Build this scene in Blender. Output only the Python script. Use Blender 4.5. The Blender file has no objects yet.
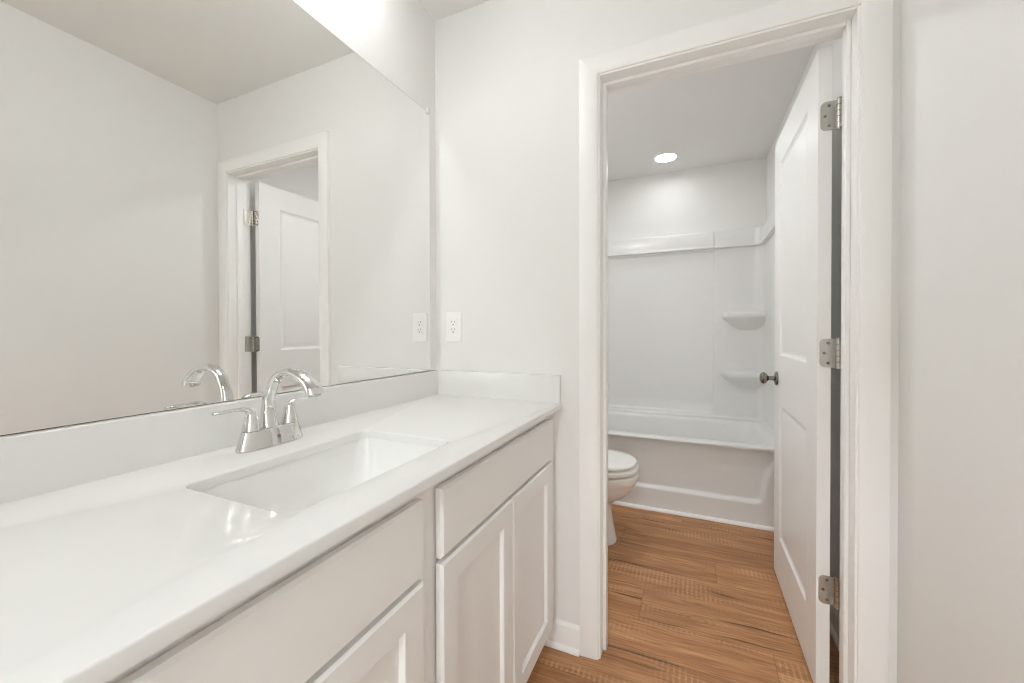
import bpy, bmesh, math
from mathutils import Vector, Matrix
PI = math.pi
sc = bpy.context.scene
COL = sc.collection

# ------------------------------------------------------------------ camera, world, exposure
F_PX = 397.655
cam_data = bpy.data.cameras.new('camera')
cam_data.sensor_width = 36.0
cam_data.lens = F_PX / 1024 * 36.0
cam_data.shift_x = -4.7586 / 1024
cam_data.shift_y = -6.7025 / 1024
cam_data.clip_start = 0.02
cam = bpy.data.objects.new('camera', cam_data)
COL.objects.link(cam)
cr = Vector((0.91497093, 0.40350764, -0.00312612))
cu = Vector((-0.00115401, 0.0103637, 0.99994563))
cf = Vector((-0.4035181, 0.91491758, -0.00994813))
M = Matrix(((cr.x, cu.x, -cf.x, 0.98012614), (cr.y, cu.y, -cf.y, -1.38687046), (cr.z, cu.z, -cf.z, 1.15336164), (0, 0, 0, 1)))
cam.matrix_world = M
sc.camera = cam

world = bpy.data.worlds.new('world')
sc.world = world
world.use_nodes = True
world.node_tree.nodes['Background'].inputs[0].default_value = (0.965, 0.99, 0.995, 1)
world.node_tree.nodes['Background'].inputs[1].default_value = 0.3

sc.view_settings.view_transform = 'Standard'
sc.view_settings.look = 'None'
sc.view_settings.gamma = 1.0
sc.view_settings.use_curve_mapping = False
sc.view_settings.exposure = 0.0
HALL_FILL = 156.0      # emission of the unseen fill light added in the hall behind the camera
VANITY_LIGHT = 26.0     # emission of the light bar over the mirror
DISC_LIGHT = 33.0       # emission of the disc lights in the bath
TOILET_LIGHT = 180.0     # emission of the second disc light in the bath

cy = sc.cycles
cy.use_denoising = True
cy.denoising_prefilter = 'ACCURATE'
cy.filter_width = 1.15
cy.use_adaptive_sampling = False
cy.max_bounces = 18
cy.diffuse_bounces = 14
cy.glossy_bounces = 6
cy.sample_clamp_indirect = 0.0
cy.sample_clamp_direct = 0.0
cy.caustics_reflective = True
cy.blur_glossy = 0.0

# ------------------------------------------------------------------ materials
def mat(name, color, rough=0.5, metallic=0.0, spec=0.5, bump=None, coat=0.0):
    m = bpy.data.materials.new(name)
    m.use_nodes = True
    nt = m.node_tree
    b = nt.nodes['Principled BSDF']
    b.inputs['Base Color'].default_value = (*color, 1)
    b.inputs['Roughness'].default_value = rough
    b.inputs['Metallic'].default_value = metallic
    b.inputs['Specular IOR Level'].default_value = spec
    b.inputs['Coat Weight'].default_value = coat
    b.inputs['Coat Roughness'].default_value = 0.06
    if bump:
        sc_, st, dist = bump
        tc = nt.nodes.new('ShaderNodeTexCoord')
        nz = nt.nodes.new('ShaderNodeTexNoise')
        nz.inputs['Scale'].default_value = sc_
        nz.inputs['Detail'].default_value = 3
        bp = nt.nodes.new('ShaderNodeBump')
        bp.inputs['Strength'].default_value = st
        bp.inputs['Distance'].default_value = dist
        nt.links.new(tc.outputs['Object'], nz.inputs['Vector'])
        nt.links.new(nz.outputs['Fac'], bp.inputs['Height'])
        nt.links.new(bp.outputs['Normal'], b.inputs['Normal'])
    return m

def emit(name, color, strength):
    m = bpy.data.materials.new(name)
    m.use_nodes = True
    nt = m.node_tree
    nt.nodes.remove(nt.nodes['Principled BSDF'])
    e = nt.nodes.new('ShaderNodeEmission')
    e.inputs[0].default_value = (*color, 1)
    e.inputs[1].default_value = strength
    nt.links.new(e.outputs[0], nt.nodes['Material Output'].inputs[0])
    return m

WALL = mat('wall_paint', (0.80, 0.797, 0.785), 0.62, spec=0.3, bump=(180, 0.06, 0.002))
CEIL = mat('ceiling_paint', (0.795, 0.792, 0.778), 0.85, spec=0.2, bump=(140, 0.10, 0.003))
TRIM = mat('trim_paint', (0.875, 0.873, 0.863), 0.32, spec=0.45)
DOOR = mat('door_paint', (0.845, 0.843, 0.833), 0.36, spec=0.45)
CAB = mat('cabinet_paint', (0.82, 0.818, 0.808), 0.38, spec=0.4)
COUNTER = mat('cultured_marble', (0.74, 0.737, 0.722), 0.10, spec=0.5)
SINKM = mat('sink_porcelain', (0.80, 0.797, 0.783), 0.10, spec=0.5)
TUBM = mat('tub_acrylic', (0.77, 0.768, 0.76), 0.28, spec=0.5)
PORC = mat('toilet_porcelain', (0.84, 0.832, 0.81), 0.10, spec=0.5)
PLASTIC = mat('white_plastic', (0.86, 0.856, 0.842), 0.35)
SLOT = mat('dark_slot', (0.16, 0.15, 0.14), 0.6)
CHROME = mat('polished_chrome', (0.74, 0.735, 0.72), 0.05, metallic=1.0)
NICKEL = mat('satin_nickel', (0.52, 0.50, 0.47), 0.26, metallic=1.0)
PEWTER = mat('dark_nickel', (0.26, 0.245, 0.23), 0.22, metallic=1.0)
SCREW = mat('screw_metal', (0.25, 0.24, 0.22), 0.35, metallic=1.0)
MIRROR = mat('mirror_silver', (0.90, 0.90, 0.885), 0.0, metallic=1.0)
MEDGE = mat('mirror_edge', (0.16, 0.16, 0.15), 0.25, spec=0.5)
GLASSY = mat('clear_plastic_clip', (0.75, 0.75, 0.74), 0.15)
VEMIT = emit('vanity_lamp_glow', (0.965, 0.99, 0.995), VANITY_LIGHT)
DEMIT = emit('disc_lamp_glow', (0.965, 0.99, 0.995), DISC_LIGHT)
HEMIT = emit('hall_fill_glow', (0.935, 0.99, 1.03), HALL_FILL)
TEMIT = emit('bath_lamp_glow', (0.965, 0.99, 0.995), TOILET_LIGHT)

def plank_material():
    m = bpy.data.materials.new('wood_plank_vinyl')
    m.use_nodes = True
    nt = m.node_tree
    L = nt.links.new
    bsdf = nt.nodes['Principled BSDF']
    def inp(sock, v):
        if isinstance(v, (int, float)):
            sock.default_value = v
        elif isinstance(v, tuple):
            sock.default_value = v
        else:
            L(v, sock)
    def mth(op, a, b=0.0, c=None):
        n = nt.nodes.new('ShaderNodeMath'); n.operation = op
        inp(n.inputs[0], a); inp(n.inputs[1], b)
        if c is not None: inp(n.inputs[2], c)
        return n.outputs[0]
    def comb(x, y, z=0.0):
        n = nt.nodes.new('ShaderNodeCombineXYZ')
        inp(n.inputs[0], x); inp(n.inputs[1], y); inp(n.inputs[2], z)
        return n.outputs[0]
    def noise(vec, scale, detail=4, rough=0.55, dist=0.0):
        n = nt.nodes.new('ShaderNodeTexNoise')
        inp(n.inputs['Vector'], vec); n.inputs['Scale'].default_value = scale
        n.inputs['Detail'].default_value = detail; n.inputs['Roughness'].default_value = rough
        n.inputs['Distortion'].default_value = dist
        return n.outputs['Fac']
    def ramp(f, lo, hi, a=0.0, b=1.0):
        n = nt.nodes.new('ShaderNodeMapRange'); n.interpolation_type = 'SMOOTHSTEP'
        inp(n.inputs[0], f); n.inputs[1].default_value = lo; n.inputs[2].default_value = hi
        n.inputs[3].default_value = a; n.inputs[4].default_value = b
        return n.outputs[0]
    def mix(f, a, b, kind='MIX'):
        n = nt.nodes.new('ShaderNodeMix'); n.data_type = 'RGBA'; n.blend_type = kind
        inp(n.inputs[0], f)
        for s, v in ((n.inputs[6], a), (n.inputs[7], b)):
            if isinstance(v, tuple): s.default_value = (*v, 1)
            else: L(v, s)
        return n.outputs[2]
    tc = nt.nodes.new('ShaderNodeTexCoord')
    sp = nt.nodes.new('ShaderNodeSeparateXYZ'); L(tc.outputs['Object'], sp.inputs[0])
    X, Y = sp.outputs[0], sp.outputs[1]
    PW, PL = 0.182, 1.22
    r = mth('DIVIDE', mth('SUBTRACT', Y, 0.262 - 20 * PW), PW)
    row = mth('FLOOR', r); fy = mth('FRACT', r)
    off = mth('FRACT', mth('MULTIPLY_ADD', row, 0.377, 0.817))
    c = mth('ADD', mth('DIVIDE', X, PL), off)
    colm = mth('FLOOR', c); fx = mth('FRACT', c)
    wn = nt.nodes.new('ShaderNodeTexWhiteNoise'); wn.noise_dimensions = '2D'
    L(comb(row, colm), wn.inputs['Vector'])
    rnd = wn.outputs['Value']
    sh = mth('MULTIPLY', rnd, 37.0)
    gx = mth('ADD', X, sh)
    base = comb(gx, Y, sh)
    # long soft grain, fine fibres, dark cracks, knots, saw marks
    warp = noise(comb(mth('MULTIPLY', gx, 2.2), mth('MULTIPLY', Y, 5.0), sh), 1.0, 2)
    yw = mth('MULTIPLY_ADD', warp, 0.05, Y)
    soft = noise(comb(mth('MULTIPLY', gx, 1.7), mth('MULTIPLY', yw, 24.0), sh), 1.0, 6, 0.68)
    fine = noise(comb(mth('MULTIPLY', gx, 6.0), mth('MULTIPLY', yw, 135.0), sh), 1.0, 4, 0.65)
    crackn = noise(comb(mth('MULTIPLY', gx, 2.0), mth('MULTIPLY', yw, 48.0), mth('ADD', sh, 3.0)), 1.0, 4, 0.6)
    crackm = noise(comb(mth('MULTIPLY', gx, 2.4), mth('MULTIPLY', Y, 9.0), mth('ADD', sh, 8.0)), 1.0, 2)
    crack = mth('MULTIPLY', ramp(crackn, 0.575, 0.66), ramp(crackm, 0.40, 0.58))
    vor = nt.nodes.new('ShaderNodeTexVoronoi'); vor.inputs['Scale'].default_value = 1.0
    L(comb(mth('MULTIPLY', gx, 2.6), mth('MULTIPLY', Y, 5.4), sh), vor.inputs['Vector'])
    vd = vor.outputs['Distance']
    knot = ramp(mth('MULTIPLY_ADD', fine, 0.02, vd), 0.05, 0.11, 1.0, 0.0)
    rings = mth('MULTIPLY', ramp(vd, 0.08, 0.30, 1.0, 0.0), ramp(mth('SINE', mth('MULTIPLY', vd, 110.0)), -0.2, 1.0))
    sawx = mth('MULTIPLY_ADD', noise(comb(mth('MULTIPLY', X, 14.0), mth('MULTIPLY', Y, 60.0), sh), 1.0, 2), 0.009, X)
    saw = ramp(mth('SINE', mth('MULTIPLY', sawx, 2 * PI / 0.0185)), -0.1, 0.9)
    sawm = mth('MULTIPLY', ramp(noise(comb(mth('MULTIPLY', gx, 2.1), mth('MULTIPLY', Y, 7.0), mth('ADD', sh, 21.0)), 1.0, 2), 0.53, 0.70),
               ramp(noise(comb(mth('MULTIPLY', gx, 24.0), mth('MULTIPLY', Y, 130.0), sh), 1.0, 3), 0.3, 0.62))
    sawf = mth('MULTIPLY', saw, sawm)
    colr = mix(rnd, (0.41, 0.192, 0.080), (0.64, 0.330, 0.150))
    colr = mix(ramp(soft, 0.28, 0.72), mix(0.62, colr, (0.27, 0.112, 0.044)), mix(0.42, colr, (0.72, 0.43, 0.22)))
    colr = mix(mth('MULTIPLY', ramp(fine, 0.36, 0.70), 0.72), colr, (0.25, 0.105, 0.042))
    colr = mix(mth('MULTIPLY', sawf, 0.45), colr, (0.74, 0.50, 0.29))
    colr = mix(mth('MULTIPLY', rings, 0.35), colr, (0.130, 0.055, 0.024))
    colr = mix(mth('MULTIPLY', crack, 0.80), colr, (0.070, 0.032, 0.016))
    colr = mix(mth('MULTIPLY', knot, 0.85), colr, (0.045, 0.022, 0.012))
    ey = mth('MINIMUM', fy, mth('SUBTRACT', 1.0, fy))
    ex = mth('MINIMUM', fx, mth('SUBTRACT', 1.0, fx))
    seam = mth('MAXIMUM', ramp(ey, 0.004, 0.012, 1.0, 0.0), ramp(ex, 0.0006, 0.0018, 1.0, 0.0))
    colr = mix(mth('MULTIPLY', seam, 0.35), colr, (0.06, 0.028, 0.014))
    L(colr, bsdf.inputs['Base Color'])
    bsdf.inputs['Roughness'].default_value = 0.48
    bsdf.inputs['Specular IOR Level'].default_value = 0.35
    bp = nt.nodes.new('ShaderNodeBump'); bp.inputs['Strength'].default_value = 0.25; bp.inputs['Distance'].default_value = 0.002
    h = mth('SUBTRACT', mth('MULTIPLY', sawf, 0.5), mth('ADD', mth('MULTIPLY', crack, 0.8), seam))
    L(h, bp.inputs['Height']); L(bp.outputs['Normal'], bsdf.inputs['Normal'])
    return m
FLOORM = plank_material()

# ------------------------------------------------------------------ helpers
def tag(o, label=None, cat=None, group=None, kind=None):
    if label: o['label'] = label
    if cat: o['category'] = cat
    if group: o['group'] = group
    if kind: o['kind'] = kind
    return o

def obj(name, bm, m, parent=None, smooth=None, loc=None):
    """Link a bmesh as one mesh object (smooth: auto-smooth angle in degrees)."""
    bmesh.ops.remove_doubles(bm, verts=bm.verts, dist=1e-6)
    bmesh.ops.recalc_face_normals(bm, faces=bm.faces)
    if smooth is not None:
        a = math.radians(smooth)
        for f in bm.faces: f.smooth = True
        for e in bm.edges:
            if len(e.link_faces) == 2 and e.calc_face_angle(0) > a: e.smooth = False
    me = bpy.data.meshes.new(name)
    bm.to_mesh(me); bm.free()
    for mm in (m if isinstance(m, (list, tuple)) else [m]): me.materials.append(mm)
    o = bpy.data.objects.new(name, me)
    COL.objects.link(o)
    if parent is not None: o.parent = parent
    if loc is not None: o.location = loc
    return o

def empty(name, loc=(0, 0, 0)):
    o = bpy.data.objects.new(name, None)
    o.empty_display_size = 0.05
    COL.objects.link(o); o.location = loc
    return o

def box(bm, x0, x1, y0, y1, z0, z1, bevel=0.0, seg=2):
    t = bmesh.new()
    v = [t.verts.new((x, y, z)) for x in (x0, x1) for y in (y0, y1) for z in (z0, z1)]
    for q in ((0, 1, 3, 2), (4, 6, 7, 5), (0, 4, 5, 1), (2, 3, 7, 6), (0, 2, 6, 4), (1, 5, 7, 3)):
        t.faces.new([v[i] for i in q])
    if bevel > 0:
        bmesh.ops.bevel(t, geom=t.edges[:], offset=bevel, segments=seg, affect='EDGES', profile=0.5)
    merge(bm, t)
    return bm

def merge(bm, t):
    me = bpy.data.meshes.new('tmp'); t.to_mesh(me); t.free()
    bm.from_mesh(me); bpy.data.meshes.remove(me)

def B(*a, **k):
    bm = bmesh.new(); box(bm, *a, **k); return bm

def loft(bm, rings, cap0=True, cap1=True, closed=True):
    vr = [[bm.verts.new(p) for p in r] for r in rings]
    n = len(vr[0])
    for a, b in zip(vr, vr[1:]):
        for i in range(n if closed else n - 1):
            j = (i + 1) % n
            bm.faces.new((a[i], a[j], b[j], b[i]))
    if cap0: bm.faces.new(list(reversed(vr[0])))
    if cap1: bm.faces.new(vr[-1])
    return vr

def rrect(cx, cy_, hx, hy, r, z, n=6):
    """Rounded rectangle ring in a horizontal plane."""
    P = []
    r = min(r, hx - 1e-4, hy - 1e-4)
    for (sx, sy, a0) in ((1, 1, 0), (-1, 1, PI / 2), (-1, -1, PI), (1, -1, 1.5 * PI)):
        for k in range(n + 1):
            a = a0 + PI / 2 * k / n
            P.append((cx + sx * (hx - r) + r * math.cos(a), cy_ + sy * (hy - r) + r * math.sin(a), z))
    return P

def super_ring(cx, cy_, hx, hy, z, n=40, e=2.3, front=1.0):
    P = []
    for k in range(n):
        a = 2 * PI * k / n
        c, s = math.cos(a), math.sin(a)
        P.append((cx + hx * math.copysign(abs(c) ** (2 / e), c), cy_ + hy * math.copysign(abs(s) ** (2 / e), s), z))
    return P

def lathe(bm, prof, origin=(0, 0, 0), axis='Z', n=24, cap0=True, cap1=True):
    """prof: (radius, height) pairs turned about an axis."""
    rings = []
    for r, h in prof:
        ring = []
        for k in range(n):
            a = 2 * PI * k / n
            c, s = r * math.cos(a), r * math.sin(a)
            p = {'Z': (c, s, h), 'X': (h, c, s), 'Y': (s, h, c)}[axis]
            ring.append((p[0] + origin[0], p[1] + origin[1], p[2] + origin[2]))
        rings.append(ring)
    loft(bm, rings, cap0, cap1)
    return bm

def catmull(P, t):
    n = len(P) - 1
    i = min(int(t * n), n - 1); u = t * n - i
    p0, p1, p2, p3 = (P[max(i - 1, 0)], P[i], P[i + 1], P[min(i + 2, n)])
    return [0.5 * (2 * b + (c - a) * u + (2 * a - 5 * b + 4 * c - d) * u * u + (3 * b - a - 3 * c + d) * u ** 3)
            for a, b, c, d in zip(p0, p1, p2, p3)]

def sweep(bm, pts, steps=28, n=20, side=(0, 1, 0), cap0=True, cap1=True, e=2.0):
    """pts: (x, y, z, half width along 'side', half thickness) control points, swept with an elliptical section."""
    side = Vector(side)
    rings = []
    for k in range(steps + 1):
        t = k / steps
        q = catmull(pts, t); q2 = catmull(pts, min(1, t + 1e-3)); q1 = catmull(pts, max(0, t - 1e-3))
        T = (Vector(q2[:3]) - Vector(q1[:3])).normalized()
        N = T.cross(side).normalized(); S = N.cross(T).normalized()
        ring = []
        for i in range(n):
            a = 2 * PI * i / n
            c, s = math.cos(a), math.sin(a)
            c = math.copysign(abs(c) ** (2 / e), c); s = math.copysign(abs(s) ** (2 / e), s)
            ring.append(Vector(q[:3]) + S * q[3] * c + N * q[4] * s)
        rings.append(ring)
    loft(bm, rings, cap0, cap1)
    return bm

# ------------------------------------------------------------------ room shell
H = 2.44
XR = 1.487          # right wall
YF = 2.09           # wall behind the tub
YR = -2.35          # wall behind the camera
PT = 0.115          # thickness of the door wall
JL, JR, JH = 0.687, 1.394, 2.035   # door opening inside the jambs

def structure(name, bm, m, label, cat, smooth=None, parent=None):
    o = obj(name, bm, m, parent, smooth)
    return tag(o, label, cat, kind='structure')

structure('floor', B(-0.12, XR + 0.12, YR - 0.12, YF + 0.12, -0.08, 0), FLOORM, 'brown wood plank vinyl floor with dark grain cracks and saw marks', 'floor')
structure('floor_added_hall', B(0.30, XR + 0.12, -4.72, YR - 0.12, -0.08, 0), mat('neutral_bounce_carpet', (0.62, 0.61, 0.59), 0.9, spec=0.1, bump=(300, 0.3, 0.004)), 'pale grey carpet floor of the added hall, chosen to neutralise bounced light', 'floor')  # unseen pale floor, added so light bounced from the hall stays neutral
structure('ceiling', B(-0.12, XR + 0.12, -4.72, YF + 0.12, H, H + 0.1), CEIL, 'flat off white painted ceiling over both rooms', 'ceiling')
structure('wall_left', B(-0.12, 0, YR - 0.12, YF + 0.12, 0, H), WALL, 'off white painted wall behind the large mirror', 'wall')
structure('wall_right', B(XR, XR + 0.12, YR - 0.12, YF + 0.12, 0, H), WALL, 'plain off white wall right of the door casing', 'wall')
structure('wall_far', B(0, XR, YF, YF + 0.12, 0, H), WALL, 'off white wall above the shower surround lit by the disc light', 'wall')
bm = bmesh.new()
box(bm, 0, 0.62, YR - 0.12, YR, 0, H); box(bm, 1.38, XR, YR - 0.12, YR, 0, H); box(bm, 0.62, 1.38, YR - 0.12, YR, 2.04, H)  # doorway opening added for darker chrome reflections; it also lets hall fill in
structure('wall_rear', bm, WALL, 'off white wall at the near end of the vanity room with a doorway added for light and reflections', 'wall')
YH = -4.6  # unseen hall, added behind the doorway to carry the fill light
structure('wall_added_hall_left', B(0.30, 0.42, YH, YR - 0.12, 0, H), WALL, 'off white side wall of the added unseen hall, mirror side', 'wall')
structure('wall_added_hall_right', B(XR, XR + 0.12, YH, YR - 0.12, 0, H), WALL, 'off white side wall of the added unseen hall', 'wall')
structure('wall_added_hall_end', B(0.30, XR + 0.12, YH - 0.12, YH, 0, H), WALL, 'off white wall at the end of the added unseen hall', 'wall')
bm = bmesh.new()
RX0, RX1, RZ = JL - 0.018, JR + 0.018, JH + 0.018
prof = [(0, 0), (RX0, 0), (RX0, RZ), (RX1, RZ), (RX1, 0), (XR, 0), (XR, H), (0, H)]
fv = [bm.verts.new((x, 0, z)) for x, z in prof]
bv = [bm.verts.new((x, PT, z)) for x, z in prof]
for a, b, c, d in ((0, 1, 2, 7), (2, 3, 6, 7), (3, 4, 5, 6)):
    bm.faces.new((fv[a], fv[b], fv[c], fv[d])); bm.faces.new((bv[d], bv[c], bv[b], bv[a]))
for i in range(8):
    j = (i + 1) % 8
    bm.faces.new((fv[j], fv[i], bv[i], bv[j]))
structure('wall_back', bm, WALL, 'off white wall with the doorway and the power outlet', 'wall')

# door casing: three mitred lengths, profile swept round the opening (vanity side)
CI0, CI1, CIZ = JL - 0.006, JR + 0.006, JH + 0.006
CW = 0.0655
CPROF = [(0, 0), (0, 0.0085), (0.002, 0.0105), (0.010, 0.0125), (0.014, 0.0135), (CW - 0.004, 0.0165), (CW - 0.001, 0.0155), (CW, 0.0125), (CW, 0)]
def casing(name, which, label):
    bm = bmesh.new()
    rings = []
    for end in (0, 1):
        ring = []
        for w, t in CPROF:
            if which == 'L': p = (CI0 - w, -t, 0 if end == 0 else CIZ + w)
            elif which == 'R': p = (CI1 + w, -t, 0 if end == 0 else CIZ + w)
            else: p = (CI0 - w if end == 0 else CI1 + w, -t, CIZ + w)
            ring.append(p)
        rings.append(ring)
    loft(bm, rings)
    return structure(name, bm, TRIM, label, 'door trim', smooth=25)
casing('trim_1', 'L', 'white door casing upright beside the vanity')
casing('trim_2', 'R', 'white door casing upright next to the right wall')
casing('trim_3', 'H', 'white door casing across the head of the doorway')

# jamb boards with their stops
bm = bmesh.new()
box(bm, JL - 0.018, JL, -0.004, PT + 0.004, 0, JH + 0.018, 0.0012, 1)
box(bm, JR, JR + 0.018, -0.004, PT + 0.004, 0, JH + 0.018, 0.0012, 1)
box(bm, JL, JR, -0.004, PT + 0.004, JH, JH + 0.018, 0.0012, 1)
jamb = structure('trim_4', bm, TRIM, 'white door jamb lining the doorway', 'door jamb')
for nm, q in (('door_stop', (JL, JL + 0.012, 0.040, 0.075, 0, JH)), ('door_stop', (JR - 0.012, JR, 0.040, 0.075, 0, JH)),
              ('door_stop', (JL + 0.012, JR - 0.012, 0.040, 0.075, JH - 0.012, JH))):
    obj(nm, B(*q, bevel=0.003, seg=2), TRIM, jamb, smooth=30)

# baseboards
def baseboard(name, p0, p1, n, label, h=0.095):
    """From p0 to p1 along a wall; n points into the room."""
    P = [(0, 0), (0.012, 0), (0.012, h - 0.016), (0.009, h - 0.008), (0.005, h - 0.003), (0.004, h), (0, h)]
    rings = [[(p[0] + n[0] * d, p[1] + n[1] * d, z) for d, z in P] for p in (p0, p1)]
    bm = bmesh.new(); loft(bm, rings)
    o = structure(name, bm, TRIM, label, 'baseboard', smooth=30)
    S = [(0.012, 0), (0.024, 0), (0.0235, 0.005), (0.021, 0.010), (0.017, 0.014), (0.012, 0.016)]
    rings = [[(p[0] + n[0] * d, p[1] + n[1] * d, z) for d, z in S] for p in (p0, p1)]
    bm = bmesh.new(); loft(bm, rings)
    obj('shoe_molding', bm, TRIM, o, smooth=50)
    return o
baseboard('baseboard_back', (0.452, 0), (CI0 - CW, 0), (0, -1), 'short white baseboard between vanity cabinet and door casing')
baseboard('baseboard_right', (XR, YR), (XR, -0.002), (-1, 0), 'white baseboard along the plain right wall')
baseboard('baseboard_far_right', (XR, PT), (XR, 1.28), (-1, 0), 'white baseboard behind the open door')
baseboard('baseboard_far_left', (0, PT), (0, 1.28), (1, 0), 'white baseboard behind the toilet')

# ------------------------------------------------------------------ door (open into the bath), hinge edge facing the camera
DX0, DX1 = 1.3395, 1.3745
DY0, DY1 = 0.136, 0.841
DZ0, DZ1 = 0.014, 2.028
def door_bm():
    bm = bmesh.new()
    pan = [(0.127, 0.582, 0.215, 0.815), (0.127, 0.582, 1.04, 1.900)]   # y (from hinge), z
    ys = [0, 0.127, 0.582, DY1 - DY0]
    zs = [0, 0.215 - DZ0, 0.815 - DZ0, 1.04 - DZ0, 1.900 - DZ0, DZ1 - DZ0]
    prof = [(0.0, 0.0), (0.004, 0.0035), (0.010, 0.0065), (0.017, 0.0085), (0.022, 0.0085), (0.036, 0.0045), (0.040, 0.004)]
    for side in (0, 1):
        x = DX0 if side == 0 else DX1
        d = 1 if side == 0 else -1
        for i in range(3):
            for j in range(5):
                y0, y1, z0, z1 = DY0 + ys[i], DY0 + ys[i + 1], DZ0 + zs[j], DZ0 + zs[j + 1]
                if i == 1 and j in (1, 3):
                    rings = [[(x + d * dep, y0 + q, z0 + q), (x + d * dep, y1 - q, z0 + q), (x + d * dep, y1 - q, z1 - q), (x + d * dep, y0 + q, z1 - q)] for q, dep in prof]
                    loft(bm, [[Vector(p) for p in r] for r in rings], cap0=False)
                else:
                    bm.faces.new([bm.verts.new(p) for p in ((x, y0, z0), (x, y1, z0), (x, y1, z1), (x, y0, z1))])
    for a, b in (((DY0, DZ0), (DY1, DZ0)), ((DY1, DZ0), (DY1, DZ1)), ((DY1, DZ1), (DY0, DZ1)), ((DY0, DZ1), (DY0, DZ0))):
        ya = [a, b]
        n = 1
        bm.faces.new([bm.verts.new(p) for p in ((DX0, *a), (DX0, *b), (DX1, *b), (DX1, *a))])
    return bm
door = structure('door_1', door_bm(), DOOR, 'white two panel door standing open into the bath', 'door', smooth=20)

PINX, PINY = 1.391, 0.1285
def hinge(zc):
    bm = bmesh.new()
    # door leaf on the hinge edge (faces the camera), outer corners rounded
    h, r = 0.0445, 0.0155
    out = [(PINX - 0.001, -h), (PINX - 0.001, h)]
    xl = DX0 + 0.0055
    for k in range(7):
        a = PI / 2 + PI / 2 * k / 6
        out.append((xl + r + r * math.cos(a), h - r + r * math.sin(a)))
    for k in range(7):
        a = PI + PI / 2 * k / 6
        out.append((xl + r + r * math.cos(a), -h + r + r * math.sin(a)))
    loft(bm, [[(x, DY0 - 0.0022, zc + z) for x, z in out], [(x, DY0 + 0.0002, zc + z) for x, z in out]])
    # jamb leaf lying on the jamb face
    box(bm, JR - 0.002, JR - 0.0001, 0.082, PINY, zc - h, zc + h)
    o = obj('hinge', bm, NICKEL, door, smooth=30)
    kb = bmesh.new()
    for k in range(5):
        z0 = zc - h + k * 2 * h / 5
        lathe(kb, [(0.0055, z0 + 0.0006), (0.0064, z0 + 0.0012), (0.0064, z0 + 2 * h / 5 - 0.0012), (0.0055, z0 + 2 * h / 5 - 0.0006)], (PINX, PINY, 0), 'Z', 16)
    obj('knuckle', kb, NICKEL, o, smooth=40)
    pb = bmesh.new()
    lathe(pb, [(0.0045, zc - h - 0.003), (0.0045, zc + h), (0.0062, zc + h + 0.0005), (0.0055, zc + h + 0.0035), (0.002, zc + h + 0.0045)], (PINX, PINY, 0), 'Z', 16)
    obj('hinge_pin', pb, NICKEL, o, smooth=40)
    for dx, dz in ((0.0225, 0.031), (0.0125, 0.0), (0.0225, -0.031)):
        sb = bmesh.new()
        lathe(sb, [(0.0046, 0.0), (0.0040, -0.0012), (0.0018, -0.0013), (0.0014, -0.0004)], (xl + dx - 0.001, DY0 - 0.0021, zc + dz), 'Y', 14)
        obj('screw', sb, SCREW, o, smooth=40)
for zc in (1.815, 1.081, 0.340): hinge(zc)
# knob set
kz, ky = 0.930, 0.775
bm = bmesh.new()
lathe(bm, [(0.011, -0.012), (0.0095, -0.022), (0.010, -0.034), (0.018, -0.040), (0.0255, -0.047), (0.0275, -0.055), (0.0245, -0.063), (0.016, -0.0685), (0.006, -0.070)], (DX0, ky, kz), 'X', 28)
knob = obj('door_knob', bm, PEWTER, door, smooth=40)
bm = bmesh.new()
lathe(bm, [(0.0325, 0.0), (0.0325, -0.004), (0.029, -0.0085), (0.018, -0.012), (0.011, -0.0125)], (DX0, ky, kz), 'X', 28)
obj('rose', bm, PEWTER, knob, smooth=40)
bm = bmesh.new()
lathe(bm, [(0.011, 0.012), (0.0095, 0.022), (0.010, 0.034), (0.018, 0.040), (0.0255, 0.047), (0.0275, 0.055), (0.0245, 0.063), (0.016, 0.0685), (0.006, 0.070)], (DX1, ky, kz), 'X', 28)
knob = obj('door_knob', bm, PEWTER, door, smooth=40)
bm = bmesh.new()
lathe(bm, [(0.0325, 0.0), (0.0325, 0.004), (0.029, 0.0085), (0.018, 0.012), (0.011, 0.0125)], (DX1, ky, kz), 'X', 28)
obj('rose', bm, PEWTER, knob, smooth=40)
bm = bmesh.new()
box(bm, DX0 + 0.005, DX1 - 0.005, DY1 - 0.0005, DY1 + 0.0015, kz - 0.028, kz + 0.028, 0.0008, 1)
box(bm, DX0 + 0.011, DX1 - 0.011, DY1 + 0.001, DY1 + 0.009, kz - 0.009, kz + 0.009, 0.002, 1)
obj('latch', bm, PEWTER, door)

# ------------------------------------------------------------------ vanity cabinet
ZC, TC = 0.892, 0.020          # counter top height, thickness
ZB = ZC - TC
VL = -1.545                    # near (left) end of the vanity
XF = 0.515                     # face frame
bm = bmesh.new()
box(bm, 0.004, XF - 0.02, -0.020, -0.004, 0.0, ZB)          # end panel at the door wall
box(bm, 0.004, XF - 0.02, VL + 0.01, VL + 0.026, 0.0, ZB)
box(bm, 0.004, 0.014, VL + 0.026, -0.020, 0.12, ZB)       # back
box(bm, 0.012, XF - 0.02, VL + 0.026, -0.020, 0.105, 0.121)
for y0, y1 in ((-0.085, 0.0), (-0.840, -0.722), (VL + 0.01, VL + 0.085)):
    box(bm, XF - 0.02, XF, y0, y1, 0.105, ZB)
for z0, z1 in ((0.105, 0.135), (0.675, 0.725), (0.835, ZB)):
    box(bm, XF - 0.02, XF, -0.722, -0.085, z0, z1)
    box(bm, XF - 0.02, XF, VL + 0.085, -0.840, z0, z1)
vanity = empty('vanity_cabinet', (0.26, -0.77, 0))
tag(vanity, 'long white shaker vanity cabinet under the white countertop', 'cabinet')
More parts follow.
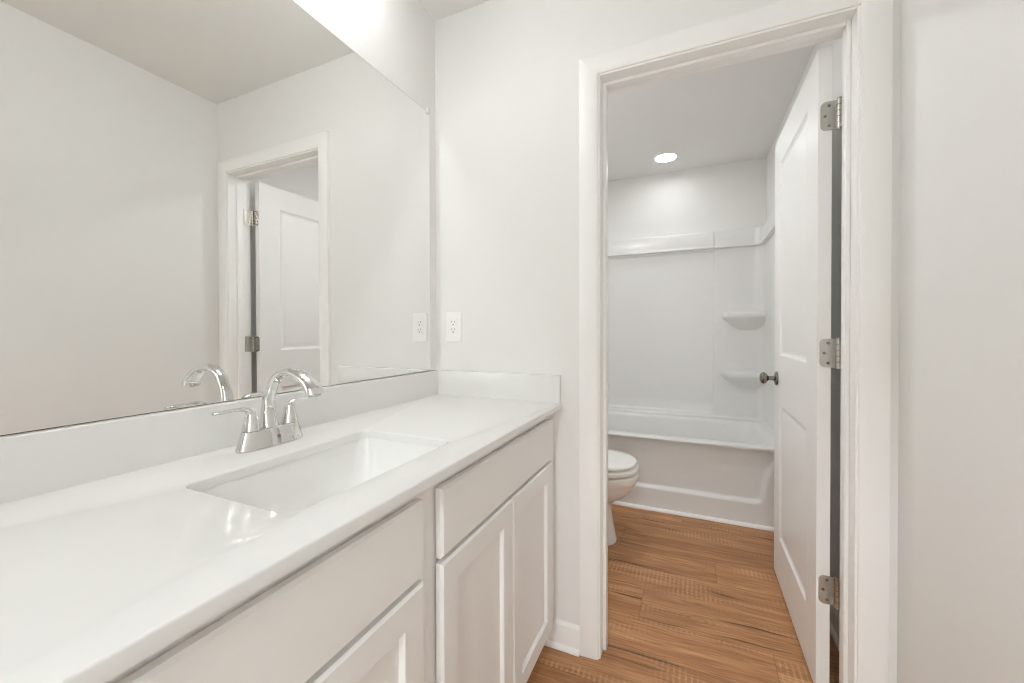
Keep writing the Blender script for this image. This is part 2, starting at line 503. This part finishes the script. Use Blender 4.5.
def vp(name, bm, m, smooth=None):
    o = obj(name, bm, m, vanity, smooth)
    o.matrix_parent_inverse = Matrix.Translation((-0.26, 0.77, 0))
    return o
for y in (-0.72, -0.42, -0.39, -0.09, -0.815, -1.12, -1.16, -1.46):
    for z in (0.125, 0.683, 0.72, 0.840):
        box(bm, XF - 0.001, XF + 0.0042, y - 0.005, y + 0.005, z - 0.004, z + 0.004)
vp('cabinet_body', bm, CAB)
bm = B(XF - 0.075, XF - 0.060, VL + 0.026, -0.020, 0.0, 0.105)
vp('toe_kick', bm, CAB)
T = 0.020
def slab_front(y0, y1, z0, z1):
    bm = bmesh.new(); box(bm, XF + 0.004, XF + T, y0, y1, z0, z1)
    f = max(bm.faces, key=lambda f: f.calc_center_median().x)
    bmesh.ops.bevel(bm, geom=list(f.edges), offset=0.005, segments=1, affect='EDGES', profile=0.5)
    return bm
def shaker(y0, y1, z0, z1, w=0.057):
    bm = bmesh.new()
    def ring(q, x): return [(x, y0 + q, z0 + q), (x, y1 - q, z0 + q), (x, y1 - q, z1 - q), (x, y0 + q, z1 - q)]
    xb, xf = XF + 0.004, XF + T
    loft(bm, [ring(0, xb), ring(0, xf - 0.005), ring(0.005, xf), ring(w - 0.002, xf), ring(w, xf - 0.0015), ring(w + 0.0035, xf - 0.0105)])
    return bm
DT, DB = 0.846, 0.707           # drawer fronts
PTOP, PBOT = 0.697, 0.112       # doors
for y0, y1 in ((-0.740, -0.070), (-1.487, -0.795)):
    vp('drawer_front', slab_front(y0, y1, DB, DT), CAB)
for y0, y1 in ((-0.740, -0.407), (-0.403, -0.070), (-1.139, -0.795), (-1.487, -1.142)):
    vp('door', shaker(y0, y1, PBOT, PTOP), CAB)

# ------------------------------------------------------------------ countertop with sink cut-out
SX, SY, SHX, SHY, SR = 0.3205, -0.793, 0.1355, 0.2075, 0.024
XE = 0.549
def slab_with_hole():
    bm = bmesh.new()
    hole = rrect(SX, SY, SHX, SHY, SR, 0, 8)
    e = 0.003
    x0, x1, y0, y1 = 0.0003, XE, VL, -0.0003
    outs = {}
    loops = []
    for z, q in ((ZC, e), (ZC - e, 0.0), (ZB, 0.0)):
        loops.append([bm.verts.new(p) for p in ((x0, y0, z), (x1 - q, y0, z), (x1 - q, y1, z), (x0, y1, z))])
    # rounded front edge: an extra ring
    mid = [bm.verts.new(p) for p in ((x0, y0, ZC - 0.3 * e), (x1 - 0.3 * e, y0, ZC - 0.3 * e), (x1 - 0.3 * e, y1, ZC - 0.3 * e), (x0, y1, ZC - 0.3 * e))]
    seq = [loops[0], mid, loops[1], loops[2]]
    for a, b in zip(seq, seq[1:]):
        for i in range(4):
            j = (i + 1) % 4
            bm.faces.new((a[i], a[j], b[j], b[i]))
    hr = []
    for z, g in ((ZC, 0.004), (ZC - 0.0012, 0.0012), (ZC - 0.004, 0.0), (ZB, 0.0)):
        hr.append([bm.verts.new(p) for p in rrect(SX, SY, SHX + g, SHY + g, SR + g, z, 8)])
    n = len(hr[0])
    for a, b in zip(hr, hr[1:]):
        for i in range(n):
            j = (i + 1) % n
            bm.faces.new((a[j], a[i], b[i], b[j]))
    def fill(outer, inner):
        es = []
        for lp in (outer, inner):
            for i in range(len(lp)):
                a, b = lp[i], lp[(i + 1) % len(lp)]
                es.append(bm.edges.get((a, b)) or bm.edges.new((a, b)))
        bmesh.ops.triangle_fill(bm, use_beauty=True, edges=es)
    fill(seq[0], hr[0]); fill(seq[-1], hr[-1])
    return bm
counter = obj('countertop', slab_with_hole(), COUNTER, smooth=50)
tag(counter, 'glossy white vanity countertop with a rectangular sink cutout', 'countertop')

def ease_top(bm):
    f = max(bm.faces, key=lambda f: f.calc_center_median().z)
    # only the edges away from the wall
    g = [e for e in f.edges if not all(v.co.x < 0.01 for v in e.verts) and not all(v.co.y > -0.01 for v in e.verts)]
    bmesh.ops.bevel(bm, geom=g, offset=0.003, segments=2, affect='EDGES', profile=0.5)
bm = B(0.0002, 0.0205, VL, -0.0208, ZC + 0.0002, ZC + 0.1)
ease_top(bm)
tag(obj('backsplash', bm, COUNTER, smooth=40), 'long white backsplash strip under the mirror', 'backsplash')
bm = B(0.0002, XE - 0.004, -0.0205, -0.0002, ZC + 0.0002, ZC + 0.1)
ease_top(bm)
tag(obj('backsplash', bm, COUNTER, smooth=40), 'short white side splash below the power outlet', 'backsplash')

# undermount sink
bm = bmesh.new()
zt = ZB - 0.0003
R = []
def rr(g, z, dy=0.0, r=SR, gx=None): return rrect(SX, SY + dy, SHX + (g if gx is None else gx), SHY + g, max(r, 0.006), z, 8)
R += [rr(-0.060, zt - 0.150, r=0.05, gx=-0.040)]
R += [rr(-0.022, zt - 0.125, r=0.05, gx=-0.012), rr(0.004, zt - 0.060, r=0.045), rr(0.008, zt - 0.016, r=0.04), rr(0.024, zt - 0.014, r=0.05), rr(0.024, zt, r=0.05)]
R += [rr(0.003, zt, r=SR + 0.003), rr(0.002, zt - 0.004, r=SR + 0.002), rr(-0.002, zt - 0.030, r=0.04), rr(-0.010, zt - 0.070, r=0.045, gx=-0.005), rr(-0.026, zt - 0.100, r=0.05, gx=-0.014),
      rr(-0.050, zt - 0.121, r=0.05, gx=-0.032), rr(-0.085, zt - 0.131, r=0.045, gx=-0.055), rr(-0.130, zt - 0.136, r=0.04, gx=-0.080), rr(-0.180, zt - 0.138, r=0.02, gx=-0.098)]
loft(bm, R)
sink = obj('sink', bm, SINKM, smooth=50)
tag(sink, 'white rectangular undermount sink bowl set in the countertop', 'sink')
bm = bmesh.new()
lathe(bm, [(0.022, -0.1385), (0.0215, -0.1345), (0.019, -0.1335), (0.017, -0.136), (0.0155, -0.1365), (0.0150, -0.1335), (0.006, -0.1315), (0.0005, -0.1313)], (SX - 0.0, SY, zt), 'Z', 28)
obj('drain', bm, CHROME, sink, smooth=40)

# ------------------------------------------------------------------ faucet
FX, FY = 0.090, -0.777
faucet = empty('faucet', (FX, FY, ZC))
tag(faucet, 'chrome two handle faucet with arched spout behind the sink', 'faucet')
def sup2(hx, hy, z, e=2.0, n=48, cx=0.0): return super_ring(cx, 0, hx, hy, z, n, e)
bm = bmesh.new()
loft(bm, [sup2(0.0258, 0.0765, 0.0004, 2.5), sup2(0.0262, 0.0770, 0.0025, 2.5), sup2(0.0257, 0.0765, 0.006, 2.5), sup2(0.0205, 0.0662, 0.0405, 2.5), sup2(0.0196, 0.0650, 0.0428, 2.5), sup2(0.0178, 0.0625, 0.0436, 2.5), sup2(0.004, 0.045, 0.0438, 2.4)])
obj('faucet_body', bm, CHROME, faucet, smooth=45)
for s in (-1, 1):
    bm = bmesh.new()
    y = s * 0.0460
    pts = [(0, y, 0.0440, 0.0183, 0.0178), (0, y + s * 0.000, 0.056, 0.0164, 0.0158), (0, y + s * 0.0000, 0.070, 0.0136, 0.0128), (0.0, y + s * 0.001, 0.082, 0.0112, 0.0105), (0.0, y + s * 0.0085, 0.0915, 0.0108, 0.0075),
           (0.0, y + s * 0.024, 0.0945, 0.0102, 0.0046), (0.0, y + s * 0.045, 0.0945, 0.0090, 0.0036), (0.0, y + s * 0.070, 0.0938, 0.0082, 0.0038), (0, y + s * 0.0765, 0.0936, 0.0050, 0.0028)]
    sweep(bm, pts, 40, 20, side=(1, 0, 0))
    obj('handle', bm, CHROME, faucet, smooth=60)
bm = bmesh.new()
pts = [(-0.001, 0, 0.010, 0.0235, 0.0215), (-0.004, 0, 0.028, 0.0215, 0.0200), (-0.008, 0, 0.050, 0.0180, 0.0165), (-0.010, 0, 0.080, 0.0150, 0.0132), (-0.004, 0, 0.115, 0.0130, 0.0112), (0.016, 0, 0.150, 0.0125, 0.0102), (0.050, 0, 0.1695, 0.0138, 0.0096),
       (0.090, 0, 0.1670, 0.0162, 0.0108), (0.120, 0, 0.153, 0.0182, 0.0130), (0.138, 0, 0.137, 0.0194, 0.0145), (0.1425, 0, 0.1235, 0.0198, 0.0150)]
sweep(bm, pts, 56, 24, e=2.2)
spout = obj('spout', bm, CHROME, faucet, smooth=60)
bm = bmesh.new()
lathe(bm, [(0.0125, 0.003), (0.0125, -0.002), (0.0110, -0.003), (0.0105, -0.001), (0.003, -0.0005)], (0, 0, 0), 'Z', 20)
bm.transform(Matrix.Translation((0.1428, 0, 0.1232)) @ Matrix.Rotation(math.radians(-14), 4, 'Y'))
obj('aerator', bm, NICKEL, spout, smooth=40)
bm = bmesh.new()
lathe(bm, [(0.0028, 0.035), (0.0028, 0.083), (0.0055, 0.084), (0.0062, 0.088), (0.0055, 0.092), (0.002, 0.0935)], (-0.0205, 0, 0), 'Z', 16)
obj('lift_rod', bm, CHROME, faucet, smooth=40)

# ------------------------------------------------------------------ mirror
MZ0, MZ1, MY0, MY1 = 0.9930, 2.037, VL + 0.005, -0.044
mirror = empty('mirror', (0, (MY0 + MY1) / 2, MZ0))
tag(mirror, 'large frameless mirror on the wall over the vanity', 'mirror')
MI = Matrix.Translation((0, -(MY0 + MY1) / 2, -MZ0))
def mp(name, bm, m, smooth=None):
    o = obj(name, bm, m, mirror, smooth); o.matrix_parent_inverse = MI; return o
mp('backing', B(0.0003, 0.0032, MY0, MY1, MZ0, MZ1), MEDGE)
mp('glass', B(0.0030, 0.0042, MY0 + 0.0016, MY1 - 0.0016, MZ0 + 0.0016, MZ1 - 0.0016), MIRROR)
for y in (MY1 - 0.012, MY0 + 0.20):
    bm = bmesh.new()
    box(bm, 0.0005, 0.0105, y - 0.009, y + 0.009, MZ1 - 0.008, MZ1 + 0.014, 0.003, 2)
    lathe(bm, [(0.0042, 0.0104), (0.0040, 0.0118), (0.002, 0.0124)], (0, y, MZ1 + 0.0065), 'X', 14)
    mp('mirror_clip', bm, GLASSY, 40)

# ------------------------------------------------------------------ power outlet
OX, OZ = 0.0885, 1.170
outlet = empty('power_outlet', (OX, 0, OZ))
tag(outlet, 'white duplex power outlet on the wall above the side splash', 'power outlet')
bm = bmesh.new()
def oring(hx, hz, y, r=0.004): return [(x, y, z) for x, z, _ in rrect(0, 0, hx, hz, r, 0, 4)]
loft(bm, [oring(0.0362, 0.0605, 0.0), oring(0.0362, 0.0605, -0.0035), oring(0.0345, 0.0588, -0.0058), oring(0.0185, 0.0355, -0.0062), oring(0.0175, 0.0345, -0.0050)])
obj('cover_plate', bm, PLASTIC, outlet, smooth=30)
bm = bmesh.new()
loft(bm, [oring(0.0165, 0.0335, -0.0046), oring(0.0165, 0.0335, -0.0070), oring(0.0158, 0.0328, -0.0077)])
rec = obj('receptacle', bm, PLASTIC, outlet, smooth=30)
for zc in (0.0175, -0.0135):
    for x, w, h in ((-0.0062, 0.0011, 0.0042), (0.0062, 0.0011, 0.0035)):
        obj('slot', B(x - w, x + w, -0.0080, -0.0070, zc + 0.004 - h, zc + 0.004 + h), SLOT, rec)
    bm = bmesh.new(); lathe(bm, [(0.0030, -0.0070), (0.0030, -0.0080), (0.0004, -0.0081)], (0, 0, zc - 0.0075), 'Y', 14)
    obj('slot', bm, SLOT, rec)
for z in (0.0495, -0.0495):
    bm = bmesh.new(); lathe(bm, [(0.0030, -0.0055), (0.0028, -0.0066), (0.001, -0.0069)], (0, 0, z), 'Y', 14)
    obj('screw', bm, PLASTIC, outlet, smooth=40)

# ------------------------------------------------------------------ bathtub
YT = 1.292
ZR = 0.472
TX0, TX1 = 0.004, XR - 0.003
TY1 = YF - 0.003
bm = bmesh.new()
cxt, cyt = (TX0 + TX1) / 2, (YT + TY1) / 2
hx, hy = (TX1 - TX0) / 2, (TY1 - YT) / 2
def tr(q, z, r): return rrect(cxt, cyt, hx - q, hy - q, r, z, 8)
def ti(x0, x1, y0, y1, z, r): return rrect((x0 + x1) / 2, (y0 + y1) / 2, (x1 - x0) / 2, (y1 - y0) / 2, r, z, 8)
loft(bm, [tr(0.006, 0.452, 0.004), tr(0.001, 0.453, 0.006), tr(0.0, 0.456, 0.008), tr(0.0, ZR - 0.010, 0.010), tr(0.003, ZR - 0.003, 0.012), tr(0.010, ZR, 0.014),
          ti(0.13, 1.400, YT + 0.060, TY1 - 0.112, ZR + 0.001, 0.11), ti(0.14, 1.390, YT + 0.070, TY1 - 0.120, ZR - 0.007, 0.115), ti(0.147, 1.384, YT + 0.076, TY1 - 0.125, ZR - 0.025, 0.12),
          ti(0.18, 1.350, YT + 0.098, TY1 - 0.142, ZR - 0.17, 0.13), ti(0.23, 1.29, YT + 0.125, TY1 - 0.162, ZR - 0.32, 0.14), ti(0.27, 1.24, YT + 0.150, TY1 - 0.185, ZR - 0.360, 0.13), ti(0.33, 1.17, YT + 0.20, TY1 - 0.225, ZR - 0.372, 0.10)], cap0=False)
# outer shell below the rim, inside the apron and the walls
tub = obj('bathtub', bm, TUBM, smooth=50)
tag(tub, 'white alcove bathtub with a recessed apron behind the toilet', 'bathtub')
def smooth01(t):
    t = min(1, max(0, t)); return t * t * (3 - 2 * t)
def apron():
    bm = bmesh.new()
    x0, x1, z0, z1 = 0.006, XR - 0.004, 0.002, 0.4535
    nx, nz = 150, 60
    g = []
    for j in range(nz + 1):
        z = z0 + (z1 - z0) * j / nz
        row = []
        for i in range(nx + 1):
            x = x0 + (x1 - x0) * i / nx
            # recessed field: bounded below by a ledge, at the ends by curves that splay outward
            er = 1.352 + 0.20 * max(0, z - 0.135) + 0.20 * max(0, z - 0.30)
            el = 0.135 - 0.20 * max(0, z - 0.135) - 0.20 * max(0, z - 0.30)
            dxr, dxl, dz = er - x, x - el, z - 0.137
            rad = 0.035
            def corner(a, b):
                if a < rad and b < rad: return rad - math.hypot(rad - a, rad - b)
                return min(a, b)
            d = min(corner(dxr, dz), corner(dxl, dz))
            dep = 0.026 * smooth01(d / 0.016)
            y = YT + 0.004 + dep - 0.004 * smooth01(1 - z / 0.13)
            row.append(bm.verts.new((x, y, z)))
        g.append(row)
    for j in range(nz):
        for i in range(nx):
            bm.faces.new((g[j][i], g[j][i + 1], g[j + 1][i + 1], g[j + 1][i]))
    # back side so that the apron has thickness
    bt = [bm.verts.new(p) for p in ((x0, YT + 0.06, z0), (x1, YT + 0.06, z0), (x1, YT + 0.06, z1), (x0, YT + 0.06, z1))]
    bm.faces.new((bt[3], bt[2], bt[1], bt[0]))
    bm.faces.new([bt[0], bt[1]] + list(reversed(g[0]))); bm.faces.new([bt[2], bt[3]] + g[-1])
    bm.faces.new([bt[1], bt[2]] + [g[j][-1] for j in range(nz, -1, -1)]); bm.faces.new([bt[3], bt[0]] + [g[j][0] for j in range(nz + 1)])
    return bm
obj('apron', apron(), TUBM, tub, smooth=60)
bm = bmesh.new()
lathe(bm, [(0.034, 0.0), (0.034, 0.004), (0.028, 0.007), (0.010, 0.006), (0.001, 0.006)], (0.42, cyt, ZR - 0.372), 'Z', 24)
obj('drain', bm, CHROME, tub, smooth=40)
# floor strip in front of the tub
S = [(0, 0.0005), (0.016, 0.0005), (0.0158, 0.006), (0.0135, 0.012), (0.008, 0.0165), (0, 0.019)]
rings = [[(x, YT - 0.0005 - d, z) for d, z in S] for x in (0.026, XR - 0.026)]
bm = bmesh.new(); loft(bm, rings)
structure('trim_5', bm, TRIM, 'thin white quarter round strip on the floor along the tub', 'floor trim', smooth=50)

# ------------------------------------------------------------------ shower surround: one shell round three sides of the tub
def surround():
    bm = bmesh.new()
    e = 0.030           # shell surface in front of the wall
    yb, xl, xr = YF - e, e - 0.008, XR - e + 0.008
    rc = 0.075
    path = []           # x, y, normal, tag value x for the back panel
    y_end = YT + 0.004
    n = 10
    def add(x, y, nx, ny, sec): path.append((x, y, nx, ny, sec))
    for k in range(n + 1):
        add(xl, y_end + (yb - rc - y_end) * k / n, 1, 0, 'side')
    for k in range(1, 8):
        a = PI - PI / 2 * k / 8
        add(xl + rc + rc * math.cos(a), yb - rc + rc * math.sin(a), -math.cos(a), -math.sin(a), 'corner')
    xs = [xl + rc, 0.20, 0.30, 0.314, 0.318, 0.322, 0.328, 0.334, 0.40, 0.6, 0.8, 1.0, 1.10, 1.122, 1.126, 1.130, 1.134, 1.138, 1.142, 1.147, 1.155, 1.20, 1.28, 1.35, xr - rc]
    for x in xs: add(x, yb, 0, -1, 'back')
    for k in range(1, 8):
        a = PI / 2 - PI / 2 * k / 8
        add(xr - rc + rc * math.cos(a), yb - rc + rc * math.sin(a), -math.cos(a), -math.sin(a), 'corner')
    for k in range(n + 1):
        add(xr, yb - rc + (y_end - yb + rc) * k / n, -1, 0, 'side')
    zb, z1, z2 = ZR + 0.002, 1.785, 1.918
    zs = [zb, zb + 0.012, zb + 0.02, 0.500, 0.506, 0.512, 0.518, 0.6, 0.9, 1.2, 1.5, 1.70, 1.757, 1.763, 1.769, 1.775, z1 - 0.004, z1 - 0.001, z1 + 0.002, z1 + 0.009, z1 + 0.013, z1 + 0.017, z1 + 0.03, z2 - 0.012, z2 - 0.005, z2 - 0.001, z2]
    def off(x, z, sec):
        o = 0.0
        if z < zb + 0.021: o += 0.012 * (1 - (z - zb) / 0.021) ** 2
        if z >= z1 - 0.0035:
            o += 0.034 * smooth01((z - z1 + 0.004) / 0.006) - 0.007 * smooth01((z - z1 - 0.009) / 0.008)
            if z > z2 - 0.013: o -= 0.012 * ((z - z2 + 0.013) / 0.013) ** 2
            if sec == 'back' and x > 1.13: o -= 0.007 * smooth01((x - 1.126) / 0.014)
            if sec in ('corner', 'side') and x > 1: o -= 0.007
        elif sec == 'back':
            m = smooth01((x - 0.318) / 0.014) * (1 - smooth01((x - 1.128) / 0.014)) * smooth01((z - 0.502) / 0.014) * (1 - smooth01((z - 1.759) / 0.014))
            o -= 0.015 * m
        return o
    rings = [[(x + nx * off(x, z, s), y + ny * off(x, z, s), z) for x, y, nx, ny, s in path] for z in zs]
    vr = [[bm.verts.new(p) for p in r] for r in rings]
    m_ = len(path)
    for a, b in zip(vr, vr[1:]):
        for i in range(m_ - 1): bm.faces.new((a[i], a[i + 1], b[i + 1], b[i]))
    def wallpt(x, y, nx, ny, s, z):
        if s == 'side': return (0.0015 if nx > 0 else XR - 0.0015, y, z)
        if s == 'back': return (x, YF - 0.0015, z)
        return (0.0015 if nx > 0 else XR - 0.0015, YF - 0.0015, z) if 0.3 < abs(nx) < 0.95 else ((x, YF - 0.0015, z) if abs(nx) <= 0.3 else (0.0015 if nx > 0 else XR - 0.0015, y, z))
    for ring, z in ((vr[-1], zs[-1]), (vr[0], zs[0])):
        w = [bm.verts.new(wallpt(*p, z)) for p in path]
        for i in range(m_ - 1):
            try: bm.faces.new((ring[i], ring[i + 1], w[i + 1], w[i]))
            except ValueError: pass
    for i in (0, -1):
        col_ = [r[i] for r in vr]
        x = 0.0015 if i == 0 else XR - 0.0015
        a = bm.verts.new((x, y_end, zs[0])); b = bm.verts.new((x, y_end, zs[-1]))
        bm.faces.new(col_ + [b, a])
    return bm
surr = obj('shower_surround', surround(), TUBM, smooth=50)
tag(surr, 'white molded shower surround above the tub with corner shelves', 'shower surround')
def shelf(z):
    bm = bmesh.new()
    yb, xr = YF - 0.0295, XR - 0.0215
    x0 = 1.186
    def outline(s, zz):
        pts = [(xr, yb + 0.004)]
        n = 26
        top = []
        for k in range(n + 1):
            t = k / n
            x = x0 + (xr - x0) * t
            d = 0.088 * (1 - (1 - min(1, t / 0.16)) ** 2.2) ** 0.5 if t < 0.16 else 0.088 + 0.028 * smooth01((t - 0.16) / 0.84)
            xx = xr - (xr - x) * (0.55 + 0.45 * s)
            top.append((xx, yb + 0.004 - d * s))
        pts = [(top[0][0], yb + 0.004)] + top + [(xr, yb + 0.004)]
        return [(x, y, zz) for x, y in pts]
    loft(bm, [outline(0.02, z - 0.140), outline(0.22, z - 0.118), outline(0.50, z - 0.090), outline(0.76, z - 0.066), outline(0.90, z - 0.052), outline(0.965, z - 0.044), outline(0.995, z - 0.034), outline(1.0, z - 0.022), outline(0.99, z - 0.010), outline(0.955, z - 0.003), outline(0.90, z), outline(0.80, z - 0.005)])
    return bm
for z in (1.290, 0.846):
    obj('shelf', shelf(z), TUBM, surr, smooth=60)

# ------------------------------------------------------------------ toilet (tank against the left wall, bowl towards +x)
TYC = 0.815
toilet = empty('toilet', (0.35, TYC, 0))
tag(toilet, 'white toilet beside the bathtub seen just past the door jamb', 'toilet')
def tp(name, bm, m, parent=toilet, smooth=50):
    o = obj(name, bm, m, parent, smooth)
    if parent is toilet: o.matrix_parent_inverse = Matrix.Translation((-0.35, -TYC, 0))
    return o
def tring(x0, x1, hy, z, e=2.2, n=44):
    """Egg-like section from x0 (back) to x1 (front)."""
    P = []
    cx, hx = (x0 + x1) / 2, (x1 - x0) / 2
    for k in range(n):
        a = 2 * PI * k / n
        c, s = math.cos(a), math.sin(a)
        ee = e if c > 0 else 3.2
        P.append((cx + hx * math.copysign(abs(c) ** (2 / ee), c), TYC + hy * math.copysign(abs(s) ** (2 / ee), s), z))
    return P
bm = bmesh.new()
loft(bm, [tring(0.12, 0.602, 0.118, 0.0), tring(0.12, 0.603, 0.119, 0.012), tring(0.125, 0.597, 0.113, 0.030), tring(0.13, 0.584, 0.106, 0.10), tring(0.13, 0.574, 0.104, 0.17), tring(0.12, 0.576, 0.106, 0.205),
          tring(0.10, 0.605, 0.126, 0.232), tring(0.08, 0.648, 0.150, 0.258), tring(0.06, 0.682, 0.168, 0.290), tring(0.04, 0.699, 0.177, 0.318), tring(0.03, 0.704, 0.180, 0.330), tring(0.03, 0.707, 0.182, 0.333), tring(0.02, 0.718, 0.189, 0.352), tring(0.02, 0.722, 0.191, 0.378), tring(0.02, 0.7215, 0.1905, 0.383), tring(0.025, 0.716, 0.187, 0.3865), tring(0.05, 0.69, 0.165, 0.3868),
          tring(0.27, 0.66, 0.13, 0.3868), tring(0.28, 0.65, 0.12, 0.38), tring(0.32, 0.60, 0.09, 0.28), tring(0.38, 0.52, 0.04, 0.22)])
tp('bowl', bm, PORC)
def slab(x0, x1, hy, z0, z1, r):
    bm = bmesh.new()
    loft(bm, [tring(x0 + r, x1 - r, hy - r, z0), tring(x0 + 0.2 * r, x1 - 0.2 * r, hy - 0.2 * r, z0 + 0.4 * r), tring(x0, x1, hy, z0 + r), tring(x0, x1, hy, z1 - r), tring(x0 + 0.25 * r, x1 - 0.25 * r, hy - 0.25 * r, z1 - 0.4 * r), tring(x0 + r, x1 - r, hy - r, z1)])
    return bm
bm = slab(0.245, 0.719, 0.187, 0.4000, 0.4235, 0.004)
for s in (-1, 1):
    box(bm, 0.33, 0.36, TYC + s * 0.150 - 0.008, TYC + s * 0.150 + 0.008, 0.386, 0.4025)
    box(bm, 0.40, 0.43, TYC + s * 0.155 - 0.008, TYC + s * 0.155 + 0.008, 0.423, 0.4355)
tp('seat', bm, PORC)
bm = bmesh.new()
loft(bm, [tring(0.249, 0.706, 0.175, 0.4345), tring(0.244, 0.710, 0.179, 0.4353), tring(0.243, 0.711, 0.180, 0.440), tring(0.245, 0.708, 0.178, 0.4475), tring(0.255, 0.700, 0.171, 0.4525), tring(0.29, 0.64, 0.12, 0.4555), tring(0.38, 0.52, 0.04, 0.4565)])
tp('lid', bm, PORC)
for s in (-1, 1):
    bm = bmesh.new(); lathe(bm, [(0.011, -0.03), (0.011, 0.03)], (0.232, TYC + s * 0.075, 0.420), 'Y', 16)
    tp('seat_hinge', bm, PLASTIC)
bm = bmesh.new()
loft(bm, [rrect(0.108, TYC, 0.088, 0.195, 0.03, 0.396), rrect(0.108, TYC, 0.094, 0.205, 0.03, 0.44), rrect(0.110, TYC, 0.099, 0.222, 0.03, 0.70), rrect(0.110, TYC, 0.099, 0.222, 0.03, 0.715)])
tp('tank', bm, PORC)
bm = bmesh.new()
loft(bm, [rrect(0.112, TYC, 0.104, 0.228, 0.03, 0.7155), rrect(0.112, TYC, 0.106, 0.231, 0.03, 0.722), rrect(0.112, TYC, 0.106, 0.231, 0.03, 0.745), rrect(0.112, TYC, 0.100, 0.225, 0.03, 0.753)])
tp('tank_lid', bm, PORC)
bm = bmesh.new()
lathe(bm, [(0.013, 0.208), (0.013, 0.220), (0.008, 0.224)], (0, TYC - 0.15, 0.665), 'X', 16)
sweep(bm, [(0.223, TYC - 0.155, 0.665, 0.007, 0.004), (0.226, TYC - 0.12, 0.661, 0.007, 0.004), (0.227, TYC - 0.085, 0.655, 0.008, 0.004)], 10, 12, side=(0, 0, 1))
tp('flush_lever', bm, CHROME)

# ------------------------------------------------------------------ lights
def disc_light(loc, label, m, name='ceiling_light', k=1.0):
    t = empty(name, loc); tag(t, label, 'ceiling light')
    bm = bmesh.new()
    lathe(bm, [(0.092 * k, 0.0), (0.092 * k, -0.004), (0.086 * k, -0.011), (0.076 * k, -0.013), (0.072 * k, -0.009), (0.072 * k, 0.0)], (0, 0, 0), 'Z', 48)
    obj('trim_ring', bm, TRIM, t, smooth=40)
    bm = bmesh.new()
    lathe(bm, [(0.0715 * k, -0.007), (0.060 * k, -0.0095), (0.030 * k, -0.011), (0.002, -0.0115)], (0, 0, 0), 'Z', 48, cap0=False)
    obj('diffuser', bm, m, t, smooth=60)
    return t
disc_light((0.80, 1.764, H), 'round white disc light glowing on the ceiling over the tub', DEMIT)
disc_light((0.42, 0.78, H), 'round white disc light on the bath ceiling above the toilet', TEMIT)
disc_light((0.95, -3.3, H), 'large round white fill light added unseen on the hall ceiling', HEMIT, k=2.6)  # invented fill lamp, out of view, brightens the vanity room

def vanity_light():
    x, z, y0, y1 = 0.150, 2.32, -1.19, -0.39
    t = empty('vanity_light', (0, (y0 + y1) / 2, z))
    tag(t, 'long bar light on the wall above the mirror', 'wall light')
    yc = (y1 - y0) / 2
    obj('back_plate', B(0.0005, 0.020, -0.30, 0.30, -0.045, 0.045, 0.004, 2), NICKEL, t, smooth=40)
    for y in (-0.2, 0.2):
        bm = bmesh.new(); lathe(bm, [(0.008, 0.019), (0.008, x - 0.018)], (0, y, 0), 'X', 16)
        obj('arm', bm, NICKEL, t, smooth=40)
    bm = bmesh.new(); lathe(bm, [(0.018, -yc + 0.012), (0.018, yc - 0.012)], (x, 0, 0), 'Y', 20)
    obj('tube', bm, VEMIT, t, smooth=40)
    for s in (-1, 1):
        bm = bmesh.new(); lathe(bm, [(0.0195, s * (yc - 0.013)), (0.0195, s * yc)], (x, 0, 0), 'Y', 20)
        obj('end_cap', bm, NICKEL, t, smooth=40)
vanity_light()
